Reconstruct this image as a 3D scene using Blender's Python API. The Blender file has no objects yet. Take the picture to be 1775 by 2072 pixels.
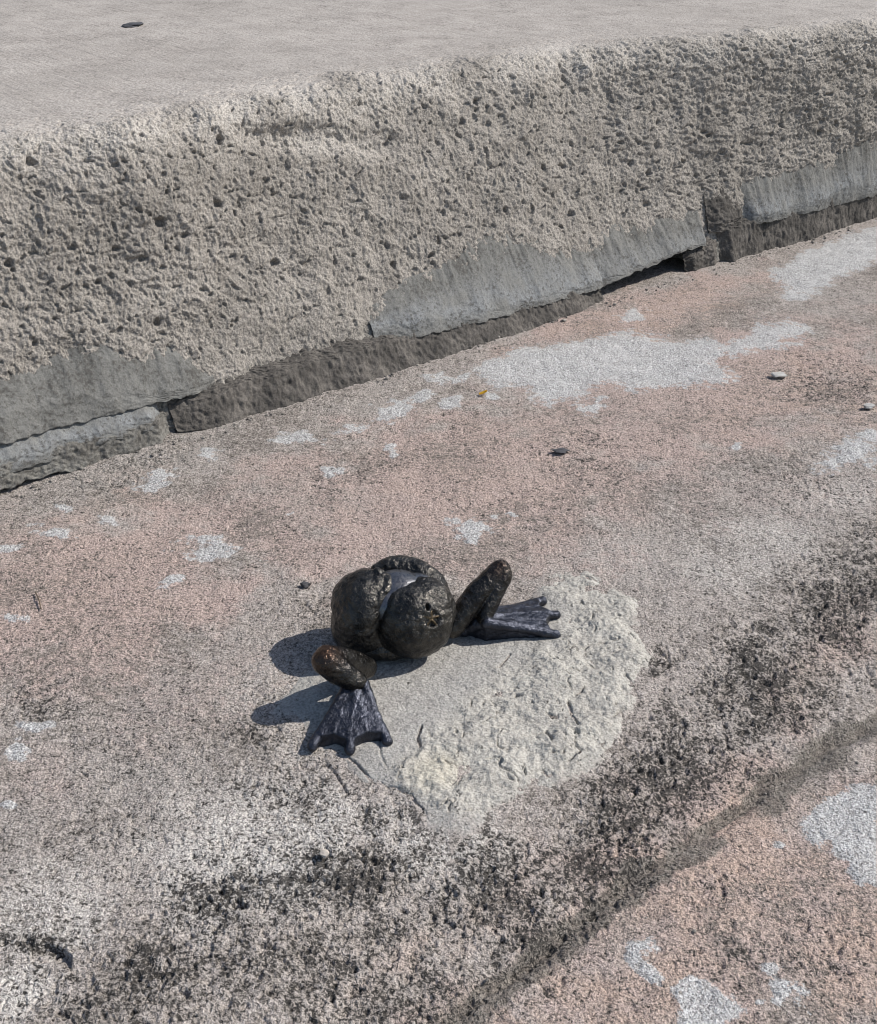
import bpy, bmesh, math, random
import numpy as np
from mathutils import Vector, Matrix

random.seed(7)
rng = np.random.default_rng(11)
S = bpy.context.scene
COL = S.collection

# ------------------------------------------------------------------ camera, sky, sun, exposure
CAM_H = 0.45
PITCH = math.radians(30.5)
FOC = 2400.0                                   # focal length for a 1775-unit-wide frame
cam_d = bpy.data.cameras.new('camera')
cam_d.sensor_fit = 'HORIZONTAL'
cam_d.sensor_width = 36.0
cam_d.lens = 36.0 * FOC / 1775.0
cam_d.clip_start = 0.02
cam_d.clip_end = 200.0
cam = bpy.data.objects.new('camera', cam_d)
cam.location = (0, 0, CAM_H)
cam.rotation_euler = (math.radians(90) - PITCH, 0, 0)
COL.objects.link(cam)
S.camera = cam

SUN_EL = math.radians(45.5)
SUN_AZ = math.radians(10)                      # from +x towards +y
w = bpy.data.worlds.new('World')
S.world = w
w.use_nodes = True
wn = w.node_tree
sky = wn.nodes.new('ShaderNodeTexSky')
sky.sky_type = 'NISHITA'
sky.sun_disc = False
sky.sun_elevation = SUN_EL
sky.sun_rotation = math.radians(90) - SUN_AZ
wn.nodes['Background'].inputs['Strength'].default_value = 0.10
wn.links.new(sky.outputs[0], wn.nodes['Background'].inputs['Color'])

sun_d = bpy.data.lights.new('sun', 'SUN')
sun_d.energy = 4.0
sun_d.angle = math.radians(0.53)
sun_d.color = (1.0, 0.95, 0.89)
sun = bpy.data.objects.new('sun', sun_d)
sd = Vector((math.cos(SUN_EL) * math.cos(SUN_AZ), math.cos(SUN_EL) * math.sin(SUN_AZ), math.sin(SUN_EL)))
sun.rotation_euler = sd.to_track_quat('Z', 'Y').to_euler()
sun.location = sd * 5
COL.objects.link(sun)

S.view_settings.view_transform = 'Standard'
S.view_settings.look = 'None'
S.view_settings.gamma = 1.0
S.view_settings.use_curve_mapping = False
S.view_settings.exposure = 0.30
S.cycles.pixel_filter_type = 'BLACKMAN_HARRIS'
S.cycles.filter_width = 1.05

# ------------------------------------------------------------------ numeric helpers
cP, sP = math.cos(PITCH), math.sin(PITCH)


def ray(px, py):
    v = 1036.0 - py
    return np.array([px - 887.5, FOC * cP + v * sP, -(FOC * sP - v * cP)])


def at(px, py, z=0.0):
    """the point of the horizontal plane at height z that a place of the photograph shows"""
    d = ray(px, py)
    return np.array([0, 0, CAM_H]) + (z - CAM_H) / d[2] * d


def to_px(x, y, z):
    zz = z - CAM_H
    dep = y * cP - zz * sP
    up = y * sP + zz * cP
    return 887.5 + FOC * x / dep, 1036.0 - FOC * up / dep


_perm = np.random.default_rng(5).permutation(4096).astype(np.int64)
_ang = np.random.default_rng(6).random(4096) * 2 * np.pi
_gx, _gy = np.cos(_ang), np.sin(_ang)


def n2(x, y, seed=0):
    """2-D gradient noise, about -0.7..0.7"""
    xi = np.floor(x).astype(np.int64); yi = np.floor(y).astype(np.int64)
    fx = x - xi; fy = y - yi
    u = fx * fx * fx * (fx * (fx * 6 - 15) + 10); v = fy * fy * fy * (fy * (fy * 6 - 15) + 10)

    def g(ix, iy):
        h = _perm[(_perm[(ix + seed * 131) & 4095] + iy) & 4095]
        return _gx[h], _gy[h]
    a, b = g(xi, yi); r00 = a * fx + b * fy
    a, b = g(xi + 1, yi); r10 = a * (fx - 1) + b * fy
    a, b = g(xi, yi + 1); r01 = a * fx + b * (fy - 1)
    a, b = g(xi + 1, yi + 1); r11 = a * (fx - 1) + b * (fy - 1)
    return (r00 * (1 - u) + r10 * u) * (1 - v) + (r01 * (1 - u) + r11 * u) * v


def fbm(x, y, scale, octv=3, seed=0, gain=0.5):
    r = 0; a = 1.0; k = 1.0 / scale
    for i in range(octv):
        r = r + a * n2(x * k + 17.3 * i, y * k - 9.1 * i, seed + i)
        a *= gain; k *= 2.03
    return r


def sstep(a, b, x):
    t = np.clip((x - a) / (b - a), 0, 1)
    return t * t * (3 - 2 * t)


def poly_sd(px, py, poly):
    """signed distance to a polygon, positive inside"""
    P = np.asarray(poly, float); n = len(P)
    d2 = np.full(px.shape, 1e18); ins = np.zeros(px.shape, bool)
    for i in range(n):
        ax, ay = P[i]; bx, by = P[(i + 1) % n]
        ex, ey = bx - ax, by - ay
        t = np.clip(((px - ax) * ex + (py - ay) * ey) / (ex * ex + ey * ey), 0, 1)
        d2 = np.minimum(d2, (px - ax - t * ex) ** 2 + (py - ay - t * ey) ** 2)
        if ay != by:
            c = ((ay > py) != (by > py)) & (px < (bx - ax) * (py - ay) / (by - ay) + ax)
            ins ^= c
    return np.where(ins, 1, -1) * np.sqrt(d2)


def line_d(px, py, pts):
    d2 = np.full(px.shape, 1e18)
    for (ax, ay), (bx, by) in zip(pts[:-1], pts[1:]):
        ex, ey = bx - ax, by - ay
        t = np.clip(((px - ax) * ex + (py - ay) * ey) / (ex * ex + ey * ey), 0, 1)
        d2 = np.minimum(d2, (px - ax - t * ex) ** 2 + (py - ay - t * ey) ** 2)
    return np.sqrt(d2)


def ell(px, py, cx, cy, rx, ry, deg=0):
    """1 at the centre of an ellipse, 0 on its outline, negative outside"""
    a = math.radians(deg); ca, sa = math.cos(a), math.sin(a)
    dx, dy = px - cx, py - cy
    return 1 - np.sqrt(((dx * ca + dy * sa) / rx) ** 2 + ((-dx * sa + dy * ca) / ry) ** 2)


def grid_mesh(name, co, face_mask=None, attrs=None, flip=False):
    """co: (rows, cols, 3) -> mesh with smooth shading, optional per-vertex colour attributes"""
    R, Cn = co.shape[:2]
    idx = np.arange(R * Cn).reshape(R, Cn)
    q = np.stack([idx[:-1, :-1], idx[:-1, 1:], idx[1:, 1:], idx[1:, :-1]], -1).reshape(-1, 4)
    if flip:
        q = q[:, ::-1]
    if face_mask is not None:
        q = q[face_mask.reshape(-1)]
    used, inv = np.unique(q, return_inverse=True)
    q = inv.reshape(-1, 4)
    v = co.reshape(-1, 3)[used]
    me = bpy.data.meshes.new(name)
    me.vertices.add(len(v)); me.vertices.foreach_set('co', v.astype(np.float32).ravel())
    me.loops.add(q.size); me.loops.foreach_set('vertex_index', q.astype(np.int32).ravel())
    me.polygons.add(len(q))
    me.polygons.foreach_set('loop_start', np.arange(0, q.size, 4, dtype=np.int32))
    me.polygons.foreach_set('use_smooth', np.ones(len(q), bool))
    for k, a in (attrs or {}).items():
        at_ = me.attributes.new(k, 'FLOAT_COLOR', 'POINT')
        at_.data.foreach_set('color', a.reshape(-1, 4)[used].astype(np.float32).ravel())
    me.update(calc_edges=True)
    return me


def link(name, me, mat=None, parent=None):
    o = bpy.data.objects.new(name, me)
    COL.objects.link(o)
    if mat is not None:
        me.materials.append(mat)
    if parent is not None:
        o.parent = parent
    return o


def tag(o, label=None, cat=None, group=None, kind=None):
    if label: o['label'] = label
    if cat: o['category'] = cat
    if group: o['group'] = group
    if kind: o['kind'] = kind
    return o


def empty(name, loc=(0, 0, 0)):
    o = bpy.data.objects.new(name, None)
    o.empty_display_size = 0.02
    COL.objects.link(o)
    o.location = loc
    return o


# ------------------------------------------------------------------ material helper
class Mat:
    def __init__(self, name):
        self.m = bpy.data.materials.new(name)
        self.m.use_nodes = True
        self.t = self.m.node_tree
        self.b = self.t.nodes['Principled BSDF']
        self.co = self.t.nodes.new('ShaderNodeTexCoord').outputs['Object']

    def _set(self, sock, v):
        if isinstance(v, bpy.types.NodeSocket):
            self.t.links.new(v, sock)
        elif isinstance(v, (tuple, list)) and len(v) == 3 and sock.type == 'RGBA':
            sock.default_value = (*v, 1)
        else:
            sock.default_value = v

    def noise(self, scale, detail=2, rough=0.5, dist=0.0, vec=None):
        n = self.t.nodes.new('ShaderNodeTexNoise')
        self._set(n.inputs['Vector'], vec or self.co)
        n.inputs['Scale'].default_value = scale
        n.inputs['Detail'].default_value = detail
        n.inputs['Roughness'].default_value = rough
        n.inputs['Distortion'].default_value = dist
        return n.outputs['Fac']

    def voro(self, scale, feature='F1', out='Distance', vec=None, rand=1.0):
        n = self.t.nodes.new('ShaderNodeTexVoronoi')
        n.feature = feature
        self._set(n.inputs['Vector'], vec or self.co)
        n.inputs['Scale'].default_value = scale
        n.inputs['Randomness'].default_value = rand
        return n.outputs[out]

    def math(self, op, a, b=0.0, clamp=False):
        n = self.t.nodes.new('ShaderNodeMath')
        n.operation = op; n.use_clamp = clamp
        self._set(n.inputs[0], a); self._set(n.inputs[1], b)
        return n.outputs[0]

    def step(self, x, lo, hi, a=0.0, b=1.0):
        n = self.t.nodes.new('ShaderNodeMapRange')
        n.interpolation_type = 'SMOOTHSTEP'
        self._set(n.inputs['Value'], x)
        n.inputs['From Min'].default_value = lo; n.inputs['From Max'].default_value = hi
        n.inputs['To Min'].default_value = a; n.inputs['To Max'].default_value = b
        return n.outputs[0]

    def mix(self, f, a, b, mode='MIX'):
        n = self.t.nodes.new('ShaderNodeMix')
        n.data_type = 'RGBA'; n.blend_type = mode
        self._set(n.inputs[0], f); self._set(n.inputs[6], a); self._set(n.inputs[7], b)
        return n.outputs[2]

    def gain(self, col, k):
        """colour times a number"""
        n = self.t.nodes.new('ShaderNodeVectorMath')
        n.operation = 'SCALE'
        self._set(n.inputs[0], col); self._set(n.inputs['Scale'], k)
        return n.outputs[0]

    def attr(self, name):
        n = self.t.nodes.new('ShaderNodeAttribute')
        n.attribute_name = name
        s = self.t.nodes.new('ShaderNodeSeparateColor')
        self.t.links.new(n.outputs['Color'], s.inputs[0])
        return s.outputs[0], s.outputs[1], s.outputs[2], n.outputs['Alpha']

    def bump(self, h, strength, dist, prev=None):
        n = self.t.nodes.new('ShaderNodeBump')
        n.inputs['Strength'].default_value = strength
        n.inputs['Distance'].default_value = dist
        self._set(n.inputs['Height'], h)
        if prev is not None:
            self.t.links.new(prev, n.inputs['Normal'])
        return n.outputs[0]

    def done(self, col, rough=0.9, normal=None, metal=0.0, spec=0.25):
        self._set(self.b.inputs['Base Color'], col)
        self._set(self.b.inputs['Roughness'], rough)
        self._set(self.b.inputs['Metallic'], metal)
        self.b.inputs['Specular IOR Level'].default_value = spec
        if normal is not None:
            self.t.links.new(normal, self.b.inputs['Normal'])
        return self.m


def paving_material():
    M = Mat('pink_sandstone')
    dark, white, joint, pale = M.attr('wear')
    orange, grey, crust, _ = M.attr('tint')
    big = M.noise(11, 4, 0.6)
    mid = M.noise(48, 4, 0.65)
    clump = M.noise(140, 3, 0.6)
    fine = M.noise(540, 2, 0.6, 0.5)
    grain = M.noise(1000, 2, 0.6, 0.5)
    pink = (0.408, 0.322, 0.284); org = (0.408, 0.314, 0.260)
    c = M.mix(M.step(clump, 0.34, 0.66), (0.385, 0.345, 0.312), (0.320, 0.285, 0.255))
    c = M.mix(M.step(M.math('ADD', crust, M.math('MULTIPLY', M.math('SUBTRACT', mid, 0.5), 1.3)), 0.18, 0.85, 0.0, 0.92), c, pink)
    c = M.mix(M.math('MULTIPLY', orange, M.step(mid, 0.62, 0.38)), c, org)
    c = M.mix(M.math('MULTIPLY', grey, M.step(M.math('ADD', mid, M.math('MULTIPLY', clump, 0.6)), 0.62, 0.92)), c, (0.30, 0.28, 0.255))
    c = M.mix(M.math('MULTIPLY', pale, M.step(M.math('ADD', clump, M.math('MULTIPLY', pale, 0.35)), 0.46, 0.74)), c, (0.50, 0.470, 0.432))
    # grey weathering in broad irregular clouds, broken up by the grain
    dirt = M.math('ADD', M.math('ADD', M.math('MULTIPLY', big, 0.7), M.math('MULTIPLY', clump, 0.5)), M.math('MULTIPLY', fine, 0.6))
    c = M.mix(M.step(dirt, 0.83, 1.06, 0.0, 0.8), c, (0.195, 0.172, 0.150))
    # whitish mortar splashes
    wj = M.math('ADD', white, M.math('MULTIPLY', M.math('SUBTRACT', mid, 0.5), 0.62))
    wj = M.math('ADD', wj, M.math('MULTIPLY', M.math('SUBTRACT', clump, 0.5), 0.9))
    wj = M.math('ADD', wj, M.math('MULTIPLY', M.math('SUBTRACT', fine, 0.5), 0.40))
    wt = M.step(wj, 0.41, 0.52)
    wb = M.step(M.math('ADD', M.math('MULTIPLY', clump, 0.6), M.math('MULTIPLY', fine, 0.6)), 0.52, 0.78, 0.98, 0.70)
    c = M.mix(M.math('MULTIPLY', wt, wb), c, M.mix(M.step(mid, 0.3, 0.68), (0.51, 0.507, 0.495), (0.43, 0.428, 0.42)))
    # mortar smear in the joint
    jt = M.step(M.math('ADD', joint, M.math('MULTIPLY', M.math('SUBTRACT', mid, 0.5), 1.6)), 0.30, 0.75)
    c = M.mix(M.math('MULTIPLY', jt, 0.86), c, M.mix(M.step(clump, 0.35, 0.65), (0.120, 0.106, 0.091), (0.205, 0.186, 0.160)))
    # soft grey film around the lichen
    film = M.step(M.math('ADD', dark, M.math('MULTIPLY', M.math('SUBTRACT', M.math('ADD', mid, clump), 1.0), 1.3)), 0.20, 1.0, 0.0, 0.46)
    c = M.mix(film, c, (0.155, 0.142, 0.127))
    # black lichen growing grain by grain: few specks everywhere, dense where the mask says
    spk = M.math('ADD', M.math('MULTIPLY', fine, 0.85), M.math('MULTIPLY', clump, 0.45))
    spk = M.math('ADD', spk, M.math('MULTIPLY', mid, 0.28))
    thr = M.math('ADD', spk, M.math('MULTIPLY', dark, 0.212))
    thr = M.math('SUBTRACT', thr, M.math('MULTIPLY', wt, 0.10))
    dk = M.step(thr, 0.89, 1.03)
    c = M.mix(M.math('MULTIPLY', dk, 0.88), c, (0.048, 0.044, 0.040))
    g = M.math('ADD', M.step(grain, 0.32, 0.68, 0.60, 1.32), M.step(fine, 0.32, 0.68, 0.18, -0.18))
    c = M.gain(c, g)
    nb = M.bump(M.math('SUBTRACT', 1.0, fine), 0.95, 0.0022)
    nb = M.bump(grain, 0.8, 0.0009, nb)
    return M.done(c, 0.92, nb, spec=0.2)


def step_material():
    M = Mat('pitted_sandstone')
    top, stain, edge, _ = M.attr('zone')
    mid = M.noise(28, 4, 0.6); fine = M.noise(260, 3, 0.65); grain = M.noise(620, 2, 0.6)
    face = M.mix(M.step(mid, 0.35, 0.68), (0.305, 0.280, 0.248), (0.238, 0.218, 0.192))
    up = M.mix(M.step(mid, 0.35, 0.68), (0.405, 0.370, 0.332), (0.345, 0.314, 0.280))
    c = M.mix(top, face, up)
    c = M.mix(M.math('MULTIPLY', edge, 0.6), c, (0.50, 0.465, 0.42))  # sunlit look of the upper edge mixed into the stone colour
    st = M.step(M.math('ADD', stain, M.math('MULTIPLY', M.math('SUBTRACT', mid, 0.5), 1.3)), 0.35, 0.7)
    c = M.mix(M.math('MULTIPLY', st, 0.7), c, (0.19, 0.185, 0.165))
    spk = M.step(M.math('ADD', fine, M.math('MULTIPLY', mid, 0.35)), 0.80, 0.92)
    c = M.mix(M.math('MULTIPLY', spk, 0.6), c, (0.12, 0.11, 0.10))
    c = M.gain(c, M.step(grain, 0.3, 0.7, 0.64, 1.26))
    soft = M.step(top, 0.0, 1.0, 1.0, 0.4)
    nb = M.bump(M.math('MULTIPLY', fine, soft), 0.9, 0.0024)
    nb = M.bump(M.math('MULTIPLY', grain, soft), 0.75, 0.0010, nb)
    fl = M.step(M.math('ADD', M.math('MULTIPLY', M.noise(190, 2, 0.6), 0.8), M.math('MULTIPLY', mid, 0.25)), 0.61, 0.70)
    c = M.mix(M.step(M.noise(5, 4, 0.65), 0.42, 0.7, 0.0, 0.25), c, (0.22, 0.20, 0.175))
    c = M.mix(M.math('MULTIPLY', fl, M.math('MULTIPLY', top, 0.7)), c, (0.15, 0.135, 0.12))
    return M.done(c, 0.93, nb, spec=0.2)


def mortar_material(name, a, b, dark=0.0, rough_bump=0.5):
    M = Mat(name)
    mid = M.noise(38, 4, 0.6); fine = M.noise(300, 3, 0.65); grain = M.noise(700, 2, 0.6)
    lo, pale, _, _ = M.attr('zone')
    c = M.mix(M.step(mid, 0.33, 0.68), a, b)
    c = M.mix(M.math('MULTIPLY', pale, M.step(mid, 0.3, 0.6)), c, (0.27, 0.285, 0.295))
    c = M.mix(M.math('MULTIPLY', M.step(M.math('ADD', fine, M.math('MULTIPLY', mid, 0.5)), 0.72 - dark, 0.95 - dark), 0.75), c, (0.07, 0.065, 0.058))
    c = M.gain(c, M.step(grain, 0.3, 0.7, 0.84, 1.14))
    nb = M.bump(fine, rough_bump, 0.0012)
    nb = M.bump(grain, 0.5, 0.0007, nb)
    return M.done(c, 0.92, nb, spec=0.2)


def patch_material():
    M = Mat('cement')
    rough, stain, warm, _ = M.attr('zone')
    mid = M.noise(50, 4, 0.6); fine = M.noise(300, 3, 0.65); grain = M.noise(700, 2, 0.6)
    c = M.mix(rough, M.mix(M.step(mid, 0.35, 0.65), (0.365, 0.352, 0.325), (0.315, 0.302, 0.28)),
              M.mix(M.step(mid, 0.35, 0.65), (0.428, 0.408, 0.364), (0.368, 0.349, 0.312)))
    c = M.mix(M.math('MULTIPLY', warm, 0.7), c, (0.46, 0.425, 0.345))
    c = M.mix(M.step(M.math('ADD', stain, M.math('MULTIPLY', M.math('SUBTRACT', mid, 0.5), 1.6)), 0.2, 0.8, 0.0, 0.8), c, (0.36, 0.318, 0.285))
    spk = M.math('ADD', M.math('MULTIPLY', M.noise(430, 2, 0.6, 0.5), 0.85), M.math('MULTIPLY', M.noise(140, 3, 0.6), 0.45))
    dk = M.step(M.math('ADD', spk, M.math('MULTIPLY', stain, 0.20)), 0.79, 0.89)
    c = M.mix(M.math('MULTIPLY', dk, 0.85), c, (0.06, 0.055, 0.05))
    c = M.gain(c, M.step(grain, 0.3, 0.7, 0.70, 1.2))
    nb = M.bump(fine, 0.85, 0.0020)
    nb = M.bump(grain, 0.5, 0.0008, nb)
    return M.done(c, 0.93, nb, spec=0.2)


def bronze_material(name, dark, lite, worn, rough, bstr, scale=270, dent=0.6):
    M = Mat(name)
    wr, hole, _, _ = M.attr('wear')
    mid = M.noise(90, 3, 0.6); fine = M.noise(480, 3, 0.6, 0.6)
    warp = M.noise(160, 2, 0.5, 1.2)
    cr = M.voro(scale, 'F1')
    c = M.mix(M.step(mid, 0.35, 0.68), dark, lite)
    c = M.mix(M.math('MULTIPLY', M.step(fine, 0.5, 0.68), 0.5), c, lite)
    c = M.mix(wr, c, worn)
    cr2 = M.voro(scale * 1.9, 'DISTANCE_TO_EDGE')
    nb = M.bump(cr, bstr * 1.15 * dent, 0.0034)
    nb = M.bump(M.step(cr2, 0.0, 0.16), bstr * 0.8, 0.0006, nb)
    nb = M.bump(warp, bstr * 0.5, 0.0020, nb)
    nb = M.bump(fine, bstr * 1.5, 0.0010, nb)
    return M.done(c, M.step(fine, 0.35, 0.7, rough - 0.08, rough + 0.14), nb, metal=0.85, spec=0.5)


def plain_material(name, a, b, scale=300, rough=0.85, bstr=0.4):
    M = Mat(name)
    n = M.noise(scale, 3, 0.6)
    c = M.mix(M.step(n, 0.35, 0.65), a, b)
    return M.done(c, rough, M.bump(n, bstr, 0.0008), spec=0.3)


# ------------------------------------------------------------------ the pavement
# foot line of the step: wall coordinates u (along), v (back)
B0 = at(0, 990); B1 = at(1775, 428)
LEN = float(np.hypot(*(B1 - B0)[:2]))
EU = ((B1 - B0) / LEN)[:2]
NV = np.array([-EU[1], EU[0]])
WHITE_POLYS = [
    [(955, 748), (1010, 728), (1050, 705), (1120, 700), (1190, 690), (1270, 672), (1330, 690), (1440, 690), (1470, 700), (1440, 740), (1490, 765),
     (1400, 778), (1290, 788), (1230, 775), (1150, 800), (1120, 815), (1070, 805), (1085, 782), (1010, 780), (975, 765)],
    [(1440, 700), (1500, 690), (1545, 655), (1600, 650), (1640, 668), (1580, 690), (1620, 700), (1540, 705), (1480, 715)],
    [(1560, 552), (1640, 505), (1790, 455), (1790, 520), (1700, 560), (1625, 602), (1585, 600), (1600, 580)],
    [(1625, 1622), (1690, 1575), (1790, 1555), (1790, 1750), (1750, 1755), (1722, 1700), (1660, 1665)],
    [(1362, 1960), (1400, 1935), (1440, 1950), (1480, 1975), (1530, 2003), (1480, 2030), (1468, 2085), (1395, 2085), (1380, 2010)],
    [(1285, 1870), (1320, 1862), (1340, 1890), (1310, 1905), (1345, 1935), (1330, 1955), (1290, 1925), (1275, 1905)],
]
WHITE_BLOBS = [(800, 828, 34, 17, -10), (852, 806, 24, 8, 0), (915, 812, 24, 12, 0), (905, 765, 34, 9, -8), (600, 888, 46, 14, -8), (415, 920, 26, 11, -5),
               (312, 975, 44, 17, -25), (720, 865, 27, 8, -10), (957, 1068, 46, 23, 10), (420, 1112, 60, 20, 5), (352, 1180, 22, 9, -10),
               (115, 1075, 38, 15, 0), (790, 908, 14, 9, 0), (1720, 920, 66, 24, -12), (1765, 885, 24, 20, 0), (30, 1515, 28, 15, 0), (75, 1475, 28, 9, 0),
               (15, 1627, 16, 7, 0), (1280, 635, 34, 10, -10), (1195, 820, 30, 14, 0), (225, 1055, 24, 9, 0), (1590, 1670, 22, 9, 0), (1570, 1925, 16, 9, 0),
               (1620, 1985, 36, 28, 40), (1490, 905, 12, 6, 0), (130, 1030, 18, 7, 0), (680, 950, 24, 8, -15), (30, 1250, 26, 10, 0), (1000, 803, 20, 8, 0),
               (1040, 1045, 10, 5, 0), (15, 1110, 20, 8, 0), (580, 1040, 10, 5, 0), (1545, 1990, 14, 10, 0)]
DARK_BLOBS = [(560, 1900, 520, 190, -12, .62), (1150, 1790, 380, 120, -36, .7), (1560, 1400, 330, 130, -40, .75), (260, 2010, 320, 110, -5, .7), (880, 2030, 240, 90, -25, .6), (560, 1740, 330, 70, -6, .45), (450, 1830, 170, 90, -10, 1.0), (720, 1770, 190, 100, -8, 1.0), (980, 1800, 190, 110, -25, .95), (1250, 1650, 180, 120, -35, 1.0), (1340, 1540, 150, 120, -40, 1.0),
              (1530, 1380, 200, 140, -40, .95), (1690, 1210, 150, 130, -45, 1.0), (350, 1960, 220, 120, -10, .85), (700, 1960, 300, 120, -20, .72), (1000, 1920, 180, 70, -35, .6),
              (120, 2040, 180, 60, 0, .45), (780, 1650, 90, 70, 20, .75), (590, 1600, 140, 90, 20, .42), (250, 1680, 160, 70, 0, .35), (300, 1500, 200, 90, 0, .25),
              (80, 1430, 90, 60, 0, .6), (520, 1490, 90, 50, 0, .5), (80, 1910, 100, 24, 8, .9), (1180, 940, 140, 40, 10, .35), (1700, 780, 140, 70, 15, .5),
              (1600, 980, 160, 60, 10, .4), (700, 960, 120, 40, -15, .35), (250, 960, 180, 40, -25, .35), (1340, 1340, 60, 36, -20, .9), (640, 1230, 60, 40, 0, .35),
              (1200, 890, 60, 24, 0, .45), (820, 1640, 60, 60, 0, .6), (1750, 1330, 80, 60, -30, .5), (1450, 1760, 90, 40, -30, .45), (1500, 1900, 130, 70, 0, .35),
              (1100, 1960, 60, 30, 0, .5), (1700, 1900, 120, 90, 0, .3), (1750, 1080, 70, 60, 0, .6), (160, 1560, 60, 22, 0, .5), (1070, 1950, 26, 16, 0, .7), (1640, 1840, 60, 30, 0, .4)]
PALE_BLOBS = [(560, 1690, 330, 150, -12, 1.0), (120, 1850, 260, 130, -20, .8), (20, 2010, 180, 110, 0, 1.0), (780, 1660, 160, 110, -10, .8), (1530, 1130, 260, 120, -10, .6), (880, 1690, 160, 90, -25, 1.0), (480, 1780, 260, 120, -12, .9),
              (1250, 1120, 160, 70, 0, .35), (1700, 1000, 160, 60, 0, .5), (560, 1400, 160, 80, -15, .5), (950, 1750, 140, 60, -25, .6), (600, 1500, 120, 80, 0, .5)]
ORANGE_BLOBS = [(1300, 650, 300, 60, -15, .8), (1650, 800, 260, 120, 0, .7), (1000, 980, 330, 160, 0, .35), (250, 1000, 160, 40, -20, .5), (1500, 1750, 420, 240, -25, 1.0),
                (1200, 2000, 420, 160, -25, 1.0), (1750, 1980, 260, 260, 0, 1.0), (150, 1200, 260, 140, 0, .3), (1450, 1560, 260, 60, -35, .5), (900, 1880, 300, 70, -28, .5),
                (1180, 1980, 200, 100, -20, 1.0), (1680, 1320, 160, 50, -35, .5)]
PINK_BLOBS = [(950, 1000, 620, 230, -5, 1.0), (180, 1220, 420, 260, -10, 1.0), (350, 1450, 360, 120, -10, .6), (1400, 800, 520, 190, -12, 1.0), (1300, 640, 340, 70, -15, 1.0), (500, 1050, 300, 110, -10, .8),
              (100, 1560, 160, 160, 0, .5), (1600, 1000, 300, 90, 0, .45), (1500, 1850, 620, 420, -25, .8), (1500, 1560, 300, 80, -38, .7), (1000, 1960, 260, 80, -30, .6), (1700, 1280, 160, 90, -40, .6)]
GREY_BLOBS = [(300, 940, 420, 60, -20, .9), (700, 830, 260, 50, -20, .7), (1230, 830, 200, 60, 0, .3), (300, 1480, 360, 160, 0, .75), (250, 1650, 420, 150, 0, .6), (1500, 1080, 380, 140, 0, .6),
              (1650, 600, 160, 60, -10, .6), (1480, 620, 160, 30, -15, .5), (620, 1010, 200, 60, 0, .4), (1000, 1090, 160, 60, 0, .3)]
JOINT = [(620, 2230), (830, 2075), (900, 2031), (1000, 1955), (1100, 1886), (1236, 1775), (1386, 1675), (1537, 1565), (1775, 1415), (2100, 1230)]
JOINT2 = [(x + 42, y + 22) for x, y in JOINT]


def blobs(px, py, bl, warp, k=1.0):
    r = np.zeros(px.shape)
    for b in bl:
        r = np.maximum(r, sstep(-0.25, 0.8, ell(px, py, *b[:5]) + warp * k) * b[5])
    return r


def ground_height(x, y, px, py, sj):
    """relief of the worn paving, metres"""
    dk = blobs(px, py, DARK_BLOBS, 0.0)
    z = 0.0022 * fbm(x, y, 0.10, 3, 1) + 0.0011 * fbm(x, y, 0.022, 3, 4)
    rel = 0.45 + 0.9 * dk
    z = z + rel * (0.00085 * fbm(x, y, 0.0075, 2, 8) + 0.00055 * fbm(x, y, 0.0034, 2, 12))
    # shallow pits
    z = z - 0.0016 * rel * sstep(0.22, 0.46, fbm(x, y, 0.0060, 2, 16))
    z = z - 0.0018 * dk * sstep(0.10, 0.42, fbm(x, y, 0.0045, 2, 18))
    # edge of the upper slab is worn round and falls to the joint (sj: px from the joint, + on the lower slab)
    z = z - 0.010 * sstep(-330, 0, sj) - 0.0030 * sstep(-22, 2, sj)
    z = z - 0.0042 * sstep(-10, 2, sj) * sstep(34, 4, sj) * (0.6 + 0.8 * fbm(x, y, 0.05, 2, 21))
    return z, dk


JS = 1.0


def joint_signed(px, py):
    d = line_d(px, py, JOINT)
    # below / right of the line is positive
    xs = np.array([p[0] for p in JOINT], float); ys = np.array([p[1] for p in JOINT], float)
    yl = np.interp(px, xs, ys, left=None, right=None)
    yl = np.where(px < xs[0], ys[0] + (xs[0] - px) * 0.72, yl)
    yl = np.where(px > xs[-1], ys[-1] - (px - xs[-1]) * 0.6, yl)
    return np.where(py > yl, d, -d)


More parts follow.
